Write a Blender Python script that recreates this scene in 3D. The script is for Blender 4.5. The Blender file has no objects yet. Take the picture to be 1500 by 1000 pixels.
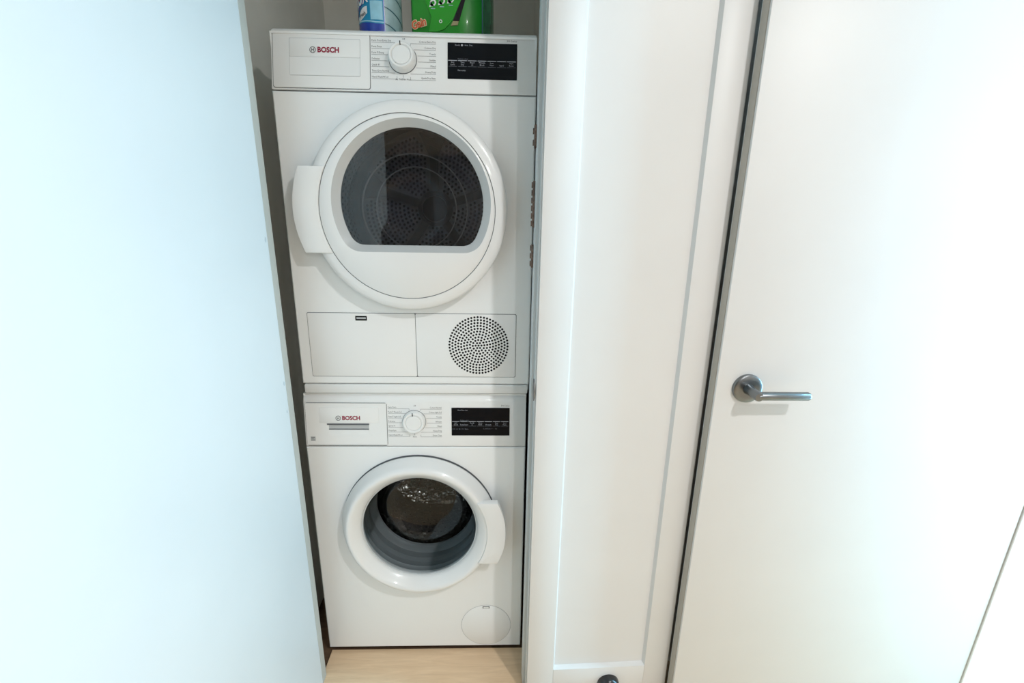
import bpy, bmesh, math, random
from mathutils import Vector, Matrix, Euler
random.seed(7)
S = bpy.context.scene
COL = S.collection
PI = math.pi

# ------------------------------------------------------------------ camera
cam_d = bpy.data.cameras.new('camera')
cam = bpy.data.objects.new('camera', cam_d)
COL.objects.link(cam)
S.camera = cam
cam_d.sensor_fit = 'HORIZONTAL'
cam_d.sensor_width = 36.0
cam_d.lens = 36.0 * 690.0 / 1500.0
cam_d.clip_start = 0.02
_p, _y, _r = 0.2804, -0.0312, 0.0163           # pitch down, yaw, roll
_Rz = Matrix.Rotation(_y, 3, 'Z')
_fw = _Rz @ Vector((0, math.cos(_p), -math.sin(_p)))
_u = Vector((0, math.sin(_p), math.cos(_p)))
_x = Vector((1, 0, 0))
_rt = _Rz @ (math.cos(_r) * _x + math.sin(_r) * _u)
_up = _Rz @ (-math.sin(_r) * _x + math.cos(_r) * _u)
cam.matrix_world = Matrix(((_rt.x, _up.x, -_fw.x, 0.2205), (_rt.y, _up.y, -_fw.y, -1.166),
                           (_rt.z, _up.z, -_fw.z, 1.3486), (0, 0, 0, 1)))

# ------------------------------------------------------------------ world, lights, exposure
w = bpy.data.worlds.new('world')
S.world = w
w.use_nodes = True
w.node_tree.nodes['Background'].inputs[0].default_value = (0.75, 0.85, 1.0, 1)
w.node_tree.nodes['Background'].inputs[1].default_value = 0.3
S.view_settings.view_transform = 'Standard'
S.view_settings.look = 'None'
S.view_settings.gamma = 1.0
S.view_settings.use_curve_mapping = False
S.view_settings.exposure = -0.09

WIN_Y0, WIN_Y1, WIN_Z0, WIN_Z1, WIN_X = -0.64, -0.33, 0.10, 2.15, 2.4
def area(name, loc, rot, sx, sy, power, color):
    d = bpy.data.lights.new(name, 'AREA')
    d.shape = 'RECTANGLE'; d.size = sx; d.size_y = sy
    d.energy = power; d.color = color
    o = bpy.data.objects.new(name, d)
    o.location = loc; o.rotation_euler = rot
    COL.objects.link(o)
    return o
# daylight coming in through the window in the right wall
area('window_daylight', (WIN_X - 0.03, (WIN_Y0 + WIN_Y1) / 2, (WIN_Z0 + WIN_Z1) / 2), (0, PI / 2, 0),
     WIN_Z1 - WIN_Z0 - 0.1, WIN_Y1 - WIN_Y0 - 0.1, 51.0, (0.33, 0.73, 1.0))
LAMP_A, LAMP_B = 29.0, 57.0                      # watts of the two ceiling downlights
LAMP_COL = (1.0, 0.985, 0.985)

# ------------------------------------------------------------------ materials
def nodes_of(name):
    m = bpy.data.materials.new(name); m.use_nodes = True
    nt = m.node_tree
    return m, nt, nt.nodes['Principled BSDF']
def mat(name, col, rough=0.5, metal=0.0, coat=0.0, var=0.03, scale=6.0, bump=0.0, bscale=200.0, spec=0.5, bdist=0.001):
    m, nt, b = nodes_of(name)
    b.inputs['Roughness'].default_value = rough
    b.inputs['Metallic'].default_value = metal
    b.inputs['Coat Weight'].default_value = coat
    b.inputs['Coat Roughness'].default_value = 0.08
    b.inputs['Specular IOR Level'].default_value = spec
    tc = nt.nodes.new('ShaderNodeTexCoord')
    n = nt.nodes.new('ShaderNodeTexNoise'); n.inputs['Scale'].default_value = scale
    n.inputs['Detail'].default_value = 3
    nt.links.new(tc.outputs['Object'], n.inputs['Vector'])
    r = nt.nodes.new('ShaderNodeValToRGB')
    r.color_ramp.elements[0].position = 0.3; r.color_ramp.elements[1].position = 0.7
    r.color_ramp.elements[0].color = tuple(c * (1 - var) for c in col) + (1,)
    r.color_ramp.elements[1].color = tuple(min(1, c * (1 + var)) for c in col) + (1,)
    nt.links.new(n.outputs['Fac'], r.inputs['Fac'])
    nt.links.new(r.outputs['Color'], b.inputs['Base Color'])
    if bump:
        n2 = nt.nodes.new('ShaderNodeTexNoise'); n2.inputs['Scale'].default_value = bscale
        nt.links.new(tc.outputs['Object'], n2.inputs['Vector'])
        bp = nt.nodes.new('ShaderNodeBump'); bp.inputs['Strength'].default_value = bump
        bp.inputs['Distance'].default_value = bdist
        nt.links.new(n2.outputs['Fac'], bp.inputs['Height'])
        nt.links.new(bp.outputs['Normal'], b.inputs['Normal'])
    return m
def glass_mat(name, tint, ior=1.5, rough=0.0):
    """thin pane: what lies behind shows through its tint, the rest is mirrored by Fresnel"""
    m = bpy.data.materials.new(name); m.use_nodes = True
    nt = m.node_tree; nt.nodes.clear()
    out = nt.nodes.new('ShaderNodeOutputMaterial')
    mix = nt.nodes.new('ShaderNodeMixShader')
    fr = nt.nodes.new('ShaderNodeFresnel'); fr.inputs['IOR'].default_value = ior
    tr = nt.nodes.new('ShaderNodeBsdfTransparent'); tr.inputs['Color'].default_value = tint + (1,)
    gl = nt.nodes.new('ShaderNodeBsdfGlossy'); gl.inputs['Roughness'].default_value = rough
    nt.links.new(fr.outputs[0], mix.inputs[0]); nt.links.new(tr.outputs[0], mix.inputs[1])
    nt.links.new(gl.outputs[0], mix.inputs[2]); nt.links.new(mix.outputs[0], out.inputs[0])
    return m
def wood_mat(name, c1, c2, rough=0.45):
    m, nt, b = nodes_of(name)
    b.inputs['Roughness'].default_value = rough
    tc = nt.nodes.new('ShaderNodeTexCoord')
    oi = nt.nodes.new('ShaderNodeObjectInfo')
    add = nt.nodes.new('ShaderNodeVectorMath'); add.operation = 'ADD'
    mu = nt.nodes.new('ShaderNodeVectorMath'); mu.operation = 'SCALE'; mu.inputs['Scale'].default_value = 7.0
    cmb = nt.nodes.new('ShaderNodeCombineXYZ')
    nt.links.new(oi.outputs['Random'], cmb.inputs[0]); nt.links.new(oi.outputs['Random'], cmb.inputs[1])
    nt.links.new(cmb.outputs[0], mu.inputs[0])
    nt.links.new(tc.outputs['Object'], add.inputs[0]); nt.links.new(mu.outputs[0], add.inputs[1])
    mp = nt.nodes.new('ShaderNodeMapping'); mp.inputs['Scale'].default_value = (2.2, 26, 26)
    nt.links.new(add.outputs[0], mp.inputs[0])
    n = nt.nodes.new('ShaderNodeTexNoise'); n.inputs['Scale'].default_value = 3.0
    n.inputs['Detail'].default_value = 8; n.inputs['Roughness'].default_value = 0.65
    n.inputs['Distortion'].default_value = 0.6
    nt.links.new(mp.outputs[0], n.inputs['Vector'])
    r = nt.nodes.new('ShaderNodeValToRGB')
    r.color_ramp.elements[0].position = 0.32; r.color_ramp.elements[1].position = 0.68
    r.color_ramp.elements[0].color = c1 + (1,); r.color_ramp.elements[1].color = c2 + (1,)
    nt.links.new(n.outputs['Fac'], r.inputs['Fac']); nt.links.new(r.outputs['Color'], b.inputs['Base Color'])
    bp = nt.nodes.new('ShaderNodeBump'); bp.inputs['Strength'].default_value = 0.15
    bp.inputs['Distance'].default_value = 0.001
    nt.links.new(n.outputs['Fac'], bp.inputs['Height']); nt.links.new(bp.outputs['Normal'], b.inputs['Normal'])
    return m

M = {}
M['paint'] = mat('white wall paint', (0.80, 0.80, 0.78), 0.6, var=0.012, bump=0.12, bscale=160)
M['door'] = mat('white door paint', (0.745, 0.735, 0.722), 0.42, var=0.012, bump=0.06, bscale=120)
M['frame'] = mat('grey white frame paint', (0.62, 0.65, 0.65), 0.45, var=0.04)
M['closet'] = mat('greige closet paint', (0.78, 0.765, 0.70), 0.7, var=0.05, bump=0.15)
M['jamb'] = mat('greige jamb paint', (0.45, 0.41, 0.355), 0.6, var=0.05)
M['ceil'] = mat('ceiling paint', (0.80, 0.79, 0.76), 0.8, var=0.01)
M['farwall'] = mat('grey room paint', (0.27, 0.27, 0.275), 0.7, var=0.03)
M['oak'] = wood_mat('pale oak', (0.72, 0.50, 0.31), (0.85, 0.62, 0.405))
M['darkwood'] = wood_mat('dark brown subfloor and shade wood', (0.12, 0.07, 0.04), (0.20, 0.12, 0.07))
M['enamel'] = mat('white enamel', (0.895, 0.91, 0.905), 0.32, coat=0.25, var=0.008, scale=3)
M['plastic'] = mat('white plastic', (0.87, 0.875, 0.865), 0.36, coat=0.15, var=0.008, scale=3)
M['ringw'] = mat('white door plastic', (0.83, 0.83, 0.82), 0.3, coat=0.35, var=0.008, scale=3)
M['gap'] = mat('seam grey', (0.13, 0.14, 0.15), 0.7)
M['softgap'] = mat('pale seam grey', (0.50, 0.52, 0.53), 0.6)
M['greyring'] = mat('silver grey bezel', (0.50, 0.51, 0.51), 0.3, metal=0.0, coat=0.3, var=0.02)
M['black'] = mat('black display', (0.004, 0.005, 0.007), 0.22, coat=0.0, var=0.0, spec=0.12)
M['ink'] = mat('dark grey print', (0.13, 0.13, 0.135), 0.6)
M['paleink'] = mat('pale display print', (0.42, 0.43, 0.47), 0.6)
M['midink'] = mat('dim display print', (0.20, 0.21, 0.24), 0.6)
M['red'] = mat('dark red lettering', (0.30, 0.012, 0.045), 0.5)
M['void'] = mat('black void', (0.006, 0.006, 0.007), 0.8)
M['rubber'] = mat('grey rubber', (0.29, 0.31, 0.32), 0.42, coat=0.2, var=0.06)
M['steel'] = mat('drum steel', (0.22, 0.22, 0.21), 0.10, metal=1.0, var=0.12, scale=25, bump=1.0, bscale=30, bdist=0.012)
M['drum'] = mat('dryer drum grey', (0.52, 0.53, 0.54), 0.42, metal=0.35, var=0.05)
M['drumrib'] = mat('dryer drum rib grey', (0.30, 0.30, 0.30), 0.5, var=0.05)
M['collar'] = mat('dryer collar grey', (0.34, 0.36, 0.39), 0.45, var=0.05)
M['dryglass'] = glass_mat('tinted dryer glass', (0.66, 0.68, 0.71), 1.75)
M['bowl'] = glass_mat('washer bowl glass', (0.84, 0.87, 0.88), 1.5)
M['clear'] = glass_mat('window glass', (0.95, 0.97, 0.98), 1.45)
M['metal'] = mat('brushed nickel', (0.21, 0.225, 0.235), 0.3, metal=1.0, var=0.08, scale=40)
M['rust'] = mat('rusty brown hinge', (0.17, 0.115, 0.09), 0.6, metal=0.2, var=0.5, scale=120)
M['platemetal'] = mat('dull grey plate', (0.22, 0.22, 0.22), 0.5, metal=0.5, var=0.25, scale=90)
M['blackknob'] = mat('black knob', (0.008, 0.008, 0.009), 0.28, coat=0.3)
M['lampwhite'] = mat('lamp trim white', (0.8, 0.8, 0.8), 0.5)
M['canblue'] = mat('canister cobalt', (0.01, 0.045, 0.36), 0.25, coat=0.4)
M['canteal'] = mat('canister turquoise', (0.01, 0.27, 0.50), 0.25, coat=0.4, var=0.15, scale=18)
M['canlight'] = mat('canister pale blue', (0.30, 0.60, 0.74), 0.3, coat=0.3, var=0.1, scale=40)
M['canpale'] = mat('canister pale teal', (0.33, 0.47, 0.49), 0.35, coat=0.2, var=0.12, scale=60)
M['canline'] = mat('canister dark teal line', (0.02, 0.09, 0.12), 0.4)
M['canred'] = mat('canister maroon', (0.22, 0.015, 0.06), 0.35)
M['white'] = mat('white print', (0.80, 0.80, 0.80), 0.5)
M['green'] = mat('pouch green', (0.005, 0.24, 0.012), 0.3, coat=0.25, var=0.12, scale=9)
M['brightgreen'] = mat('pouch bright green', (0.008, 0.31, 0.008), 0.3, coat=0.25, var=0.05)
M['sidegreen'] = mat('translucent dark green', (0.012, 0.13, 0.045), 0.25, coat=0.4, var=0.35, scale=35)
M['purpleblack'] = mat('purple black', (0.006, 0.002, 0.007), 0.8)
M['tan'] = mat('tan cardboard', (0.33, 0.29, 0.15), 0.6)
M['orange'] = mat('orange red lettering', (0.66, 0.10, 0.03), 0.4)
M['cream'] = mat('cream outline', (0.75, 0.62, 0.38), 0.5)

# ------------------------------------------------------------------ mesh helpers
class MB:
    def __init__(s): s.v, s.f = [], []
    def add(s, vs, fs, mtx=None):
        o = len(s.v)
        s.v += [tuple(mtx @ Vector(p)) if mtx is not None else tuple(p) for p in vs]
        s.f += [tuple(i + o for i in f) for f in fs]
        return s
    def box(s, x0, x1, y0, y1, z0, z1, mtx=None):
        vs = [(x0, y0, z0), (x1, y0, z0), (x1, y1, z0), (x0, y1, z0), (x0, y0, z1), (x1, y0, z1), (x1, y1, z1), (x0, y1, z1)]
        fs = [(3, 2, 1, 0), (4, 5, 6, 7), (0, 1, 5, 4), (1, 2, 6, 5), (2, 3, 7, 6), (3, 0, 4, 7)]
        return s.add(vs, fs, mtx)
    def prism(s, poly, lo, hi, axis='Y', mtx=None):
        """convex outline; axis Y: poly is (x,z); axis Z: (x,y); axis X: (y,z)"""
        n = len(poly)
        def P(a, b, c): return {'Y': (a, c, b), 'Z': (a, b, c), 'X': (c, a, b)}[axis]
        vs = [P(a, b, lo) for a, b in poly] + [P(a, b, hi) for a, b in poly]
        fs = [tuple(range(n)), tuple(range(2 * n - 1, n - 1, -1))]
        fs += [(i, i + n, (i + 1) % n + n, (i + 1) % n) for i in range(n)]
        return s.add(vs, fs, mtx)
    def lathe(s, prof, c=(0, 0), n=96, axis='Y', sx=1.0, sz=1.0, mtx=None, closed=False):
        vs, fs, k = [], [], len(prof)
        for i in range(n):
            a = 2 * PI * i / n
            for r, h in prof:
                p, q = c[0] + r * sx * math.cos(a), c[1] + r * sz * math.sin(a)
                vs.append((p, h, q) if axis == 'Y' else (p, q, h))
        for i in range(n):
            j = (i + 1) % n
            for t in range(k if closed else k - 1):
                t2 = (t + 1) % k
                fs.append((i * k + t, j * k + t, j * k + t2, i * k + t2))
        return s.add(vs, fs, mtx)
    def disc(s, r, h, c=(0, 0), n=48, axis='Y', mtx=None):
        vs = [((c[0] + r * math.cos(2 * PI * i / n)), h, c[1] + r * math.sin(2 * PI * i / n)) if axis == 'Y' else
              (c[0] + r * math.cos(2 * PI * i / n), c[1] + r * math.sin(2 * PI * i / n), h) for i in range(n)]
        return s.add(vs, [tuple(range(n))], mtx)
    def loft(s, rings, cap0=False, cap1=False, mtx=None):
        n = len(rings[0]); vs = [p for r in rings for p in r]; fs = []
        for a in range(len(rings) - 1):
            for i in range(n):
                j = (i + 1) % n
                fs.append((a * n + i, a * n + j, (a + 1) * n + j, (a + 1) * n + i))
        if cap0: fs.append(tuple(range(n - 1, -1, -1)))
        if cap1: fs.append(tuple((len(rings) - 1) * n + i for i in range(n)))
        return s.add(vs, fs, mtx)
    def build(s, name, m, parent=None, bevel=0.0, seg=2, smooth=35, fix=True):
        me = bpy.data.meshes.new(name)
        bm = bmesh.new()
        bv = [bm.verts.new(p) for p in s.v]
        for f in s.f:
            try: bm.faces.new([bv[i] for i in f])
            except ValueError: pass
        bmesh.ops.remove_doubles(bm, verts=bm.verts, dist=1e-6)
        if fix: bmesh.ops.recalc_face_normals(bm, faces=bm.faces)
        if bevel:
            es = [e for e in bm.edges if len(e.link_faces) == 2 and e.calc_face_angle(0) > 0.6]
            bmesh.ops.bevel(bm, geom=es, offset=bevel, segments=seg, affect='EDGES', profile=0.5, clamp_overlap=True)
        bm.to_mesh(me); bm.free()
        if smooth:
            me.shade_smooth(); me.set_sharp_from_angle(angle=math.radians(smooth))
        me.materials.append(M[m])
        o = bpy.data.objects.new(name, me)
        COL.objects.link(o)
        if parent: o.parent = parent
        return o

def text_mesh(mb, body, size, mtx, align='LEFT', bold=0.0, extrude=0.0, sx=1.0, res=1, wrap=None, italic=0.0):
    c = bpy.data.curves.new('t', 'FONT')
    c.body = body; c.size = size; c.align_x = align; c.align_y = 'CENTER'
    c.offset = bold; c.extrude = extrude; c.resolution_u = res; c.shear = italic
    o = bpy.data.objects.new('t', c); COL.objects.link(o)
    dg = bpy.context.evaluated_depsgraph_get()
    me = o.evaluated_get(dg).to_mesh()
    vs = [Vector((v.co.x * sx, v.co.y, v.co.z)) for v in me.vertices]
    fs = [tuple(p.vertices) for p in me.polygons]
    if wrap: vs = [wrap(v) for v in vs]
    mb.add(vs, fs, mtx)
    o.evaluated_get(dg).to_mesh_clear()
    bpy.data.objects.remove(o); bpy.data.curves.remove(c)

def empty(name, loc=(0, 0, 0), rot=(0, 0, 0)):
    o = bpy.data.objects.new(name, None)
    o.empty_display_size = 0.1; o.location = loc; o.rotation_euler = rot
    COL.objects.link(o); return o
def thing(o, label, cat, group=None):
    o['label'] = label; o['category'] = cat
    if group: o['group'] = group
    return o
def structure(o, label=None):
    o['kind'] = 'structure'
    if label: o['label'] = label
    return o
def stuff(o): o['kind'] = 'stuff'; return o
def rrect(u0, u1, w0, w1, r, n=5):
    pts = []
    for cx, cy, a0 in ((u1 - r, w1 - r, 0), (u0 + r, w1 - r, PI / 2), (u0 + r, w0 + r, PI), (u1 - r, w0 + r, 1.5 * PI)):
        for k in range(n + 1):
            a = a0 + PI / 2 * k / n
            pts.append((cx + r * math.cos(a), cy + r * math.sin(a)))
    return pts

# ------------------------------------------------------------------ the room
CEIL = 2.5
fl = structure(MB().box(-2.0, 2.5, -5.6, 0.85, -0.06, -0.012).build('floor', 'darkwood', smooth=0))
# oak planks in front of the machines, running along the closet front
pw, pl = 0.19, 1.45
plank_cache = {}
row = 0
y1 = 0.003  # planks stop here; bare dark floor beyond stands in for the washer's shadow
while y1 > -5.5:
    x = -0.292 if row == 0 else -1.95 + (row * 0.53) % pl - pl
    while x < 2.4:
        xa, xb = max(x, -1.95), min(x + pl, 2.4)
        if row == 0 and x > -0.3 and x < -0.28: xa = -0.292
        if row < 1: xa = max(xa, -0.292)
        if xb - xa > 0.05:
            key = round(xb - xa, 3)
            if key not in plank_cache:
                o = MB().box(0, xb - xa - 0.0012, -pw + 0.0012, 0, -0.012, 0).build('plank', 'oak', fl, bevel=0.0008, seg=1, smooth=0)
                plank_cache[key] = o
            else:
                o = plank_cache[key].copy(); COL.objects.link(o); o.parent = fl
            o.location = (xa, y1, 0)
        x += pl
    y1 -= pw; row += 1

structure(MB().box(-2.0, 2.5, -5.6, 0.85, CEIL, CEIL + 0.06).build('ceiling', 'ceil', smooth=0))
structure(MB().box(-0.46, 0.42, 0.74, 0.80, 0, CEIL).build('wall_back', 'closet', smooth=0))
structure(MB().box(-0.46, -0.392, -0.080, 0.74, 0, CEIL).build('wall_closet_left', 'closet', smooth=0))
structure(MB().box(0.338, 0.40, -0.05, 0.74, 0, CEIL).build('wall_closet_right', 'closet', smooth=0))
structure(MB().box(0.40, 2.4, -0.05, 0.05, 0, CEIL).build('wall_front_right', 'paint', smooth=0))
structure(MB().box(-1.95, -0.46, -0.05, 0.05, 0, CEIL).build('wall_front_left', 'paint', smooth=0))
structure(MB().box(-0.392, 0.338, -0.05, 0.03, 2.30, CEIL).build('wall_header', 'paint', smooth=0))
structure(MB().box(-2.0, -1.95, -5.5, 0.05, 0, CEIL).build('wall_left', 'farwall', smooth=0))
structure(MB().box(-2.0, 2.5, -5.56, -5.5, 0, CEIL).build('wall_behind', 'farwall', smooth=0))
wr = MB()
wr.box(WIN_X, 2.5, -5.5, WIN_Y0, 0, CEIL); wr.box(WIN_X, 2.5, WIN_Y1, 0.05, 0, CEIL)
wr.box(WIN_X, 2.5, WIN_Y0, WIN_Y1, 0, WIN_Z0); wr.box(WIN_X, 2.5, WIN_Y0, WIN_Y1, WIN_Z1, CEIL)
structure(wr.build('wall_right', 'paint', smooth=0))
wn = structure(empty('window_1', (WIN_X + 0.03, (WIN_Y0 + WIN_Y1) / 2, WIN_Z0)))
ww, wh = (WIN_Y1 - WIN_Y0) / 2, WIN_Z1 - WIN_Z0
fr = MB()
fr.box(0, 0.06, -ww, -ww + 0.05, 0, wh); fr.box(0, 0.06, ww - 0.05, ww, 0, wh)
fr.box(0, 0.06, -ww + 0.05, ww - 0.05, 0, 0.05); fr.box(0, 0.06, -ww + 0.05, ww - 0.05, wh - 0.05, wh)
fr.build('window_frame', 'lampwhite', wn, smooth=0)
MB().box(0.025, 0.031, -ww + 0.05, ww - 0.05, 0.05, wh - 0.05).build('pane', 'clear', wn, smooth=0)

# left side of the closet opening: greige jamb
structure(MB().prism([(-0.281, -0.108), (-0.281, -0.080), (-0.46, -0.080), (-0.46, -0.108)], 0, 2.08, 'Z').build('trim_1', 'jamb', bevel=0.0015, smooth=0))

# the white door standing open on the left
DA = math.radians(88)
d3 = structure(empty('door_3', (-0.2795, -0.1105, 0.01)), 'plain white door standing open at the far left, lit by bluish daylight')
mt = Matrix.Rotation(DA, 4, 'Z')            # local -x runs along the leaf
slab = MB().box(-0.95, 0.0, 0.0, 0.036, 0, 2.03, mt).build('slab', 'door', d3, bevel=0.0018, smooth=30)
for k, (dx, z, sx_, sz_) in enumerate(((-0.002, 0.93, 0.007, 0.012), (-0.004, 1.26, 0.006, 0.014), (-0.004, 0.86, 0.005, 0.008))):
    sc = MB()
    pts = [(dx - 0.006 + sx_ * .5 * math.cos(a) * random.uniform(.7, 1.1), z + sz_ * .5 * math.sin(a) * random.uniform(.7, 1.1)) for a in [i * PI / 5 for i in range(10)]]
    sc.prism(pts, -0.0006, 0.0006, 'Y', mt)
    sc.build('paint_chip', 'softgap', d3, smooth=0)

# ------------------------------------------------------------------ closet bifold leaf (right of the opening)
d1 = structure(empty('door_1', (0.3095, -0.16, 0.012), (0, 0, math.radians(2.2))), 'white closet door leaf with one long recessed panel, folded back beside the machines')
LW, LH, TH = 0.4005, 2.02, 0.034
RL, RR, RB, RT = 0.0735, 0.3335, 0.090, 1.92
MB().box(0, RL, 0, TH, 0, LH).build('stile', 'door', d1, bevel=0.0015)
MB().box(RR, LW, 0, TH, 0, LH).build('stile', 'door', d1, bevel=0.0015)
MB().box(RL, RR, 0, TH, 0, RB).build('rail', 'door', d1, bevel=0.0006)
MB().box(RL, RR, 0, TH, RT, LH).build('rail', 'door', d1, bevel=0.0006)
DP, MW = 0.0125, 0.0042
MB().box(RL, RR, DP, TH - 0.004, RB, RT).build('panel', 'door', d1, smooth=0)
def wedge(pts, name='panel_moulding'):
    MB().add(pts, [(0, 1, 2, 3), (0, 3, 5, 4), (1, 0, 4), (2, 5, 3), (1, 4, 5, 2)]).build(name, 'door', d1, smooth=0)
e = 0.0015
# slanted strips from the frame edge down to the panel
wedge([(RL, e, RB), (RL + MW, DP, RB), (RL + MW, DP, RT), (RL, e, RT), (RL, DP, RB), (RL, DP, RT)])
wedge([(RR, e, RB), (RR - MW, DP, RB), (RR - MW, DP, RT), (RR, e, RT), (RR, DP, RB), (RR, DP, RT)])
wedge([(RL, e, RB), (RL, DP, RB + MW), (RR, DP, RB + MW), (RR, e, RB), (RL, DP, RB), (RR, DP, RB)])
wedge([(RL, e, RT), (RL, DP, RT - MW), (RR, DP, RT - MW), (RR, e, RT), (RL, DP, RT), (RR, DP, RT)])
# the second leaf folded behind, its edge showing on the left
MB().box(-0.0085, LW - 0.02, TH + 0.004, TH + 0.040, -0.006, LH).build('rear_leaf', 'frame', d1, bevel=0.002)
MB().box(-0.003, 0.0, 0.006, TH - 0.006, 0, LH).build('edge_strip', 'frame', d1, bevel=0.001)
for zc, ln in ((1.490, 0.046), (1.352, 0.098), (1.240, 0.052)):
    hb = MB().box(-0.0125, -0.0083, TH + 0.028, TH + 0.0435, zc - ln / 2 - .012, zc + ln / 2 - .012).build('hinge', 'rust', d1, bevel=0.0012)
    for q in range(max(2, int(ln / 0.016))):
        kz = zc - .012 - ln / 2 + (q + .5) * ln / max(2, int(ln / 0.016))
        MB().lathe([(0, -0.006), (0.0034, -0.006), (0.0034, 0.006), (0, 0.006)], n=8, axis='Z',
                   mtx=Matrix.Translation((-0.0115, TH + 0.044, kz))).build('hinge_knuckle', 'rust', hb)
cp = [(TH * .5 + 0.0155 * math.cos(a), 0.925 + 0.027 * math.sin(a)) for a in [i * 2 * PI / 20 for i in range(20)]]
MB().prism(cp, -0.0048, -0.0025, 'X').build('catch_plate', 'platemetal', d1, smooth=0)
kn = MB().lathe([(0, -0.030), (0.008, -0.0295), (0.0180, -0.0270), (0.0250, -0.0225), (0.0295, -0.0165), (0.0310, -0.0100), (0.0310, 0.0)], c=(0.232, 0.033), n=40)
kn = kn.build('knob', 'blackknob', d1); kn['label'] = 'black round knob'

# ------------------------------------------------------------------ lever handled door on the right
d2 = structure(empty('door_2', (0.7135, -0.187, 0.012)), 'plain white door with a brushed metal lever handle at the right')
MB().box(0, 0.82, 0, 0.038, 0, 2.03).build('slab', 'door', d2, bevel=0.0015)
MB().box(-0.0016, 0.0, 0.007, 0.031, 0, 2.03).build('edge_shade', 'jamb', d2, smooth=0)  # greige band puts the shade of the unlit door edge into its colour
hc = (0.069, 0.950)
ro = MB().lathe([(0.033, 0.0), (0.0335, -0.004), (0.0325, -0.008), (0.0295, -0.0098), (0.022, -0.0100), (0.0, -0.0102)], c=hc, n=64).build('rosette', 'metal', d2)
lv = MB()
lv.lathe([(0.0125, -0.009), (0.0115, -0.016), (0.0105, -0.022), (0.0105, -0.052), (0.009, -0.057), (0.0, -0.058)], c=hc, n=32)
lv.lathe([(0, 0.0), (0.0085, 0.0), (0.0095, 0.003), (0.0095, 0.112), (0.0075, 0.116), (0, 0.117)], n=24, axis='Z',
         mtx=Matrix.Translation((hc[0] - 0.002, -0.049, hc[1])) @ Matrix.Rotation(PI / 2, 4, 'Y'))
lv.build('lever', 'metal', d2)
structure(MB().box(1.536, 1.62, -0.19, -0.05, 0, 2.1).build('trim_2', 'paint', bevel=0.002, smooth=0))

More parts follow.
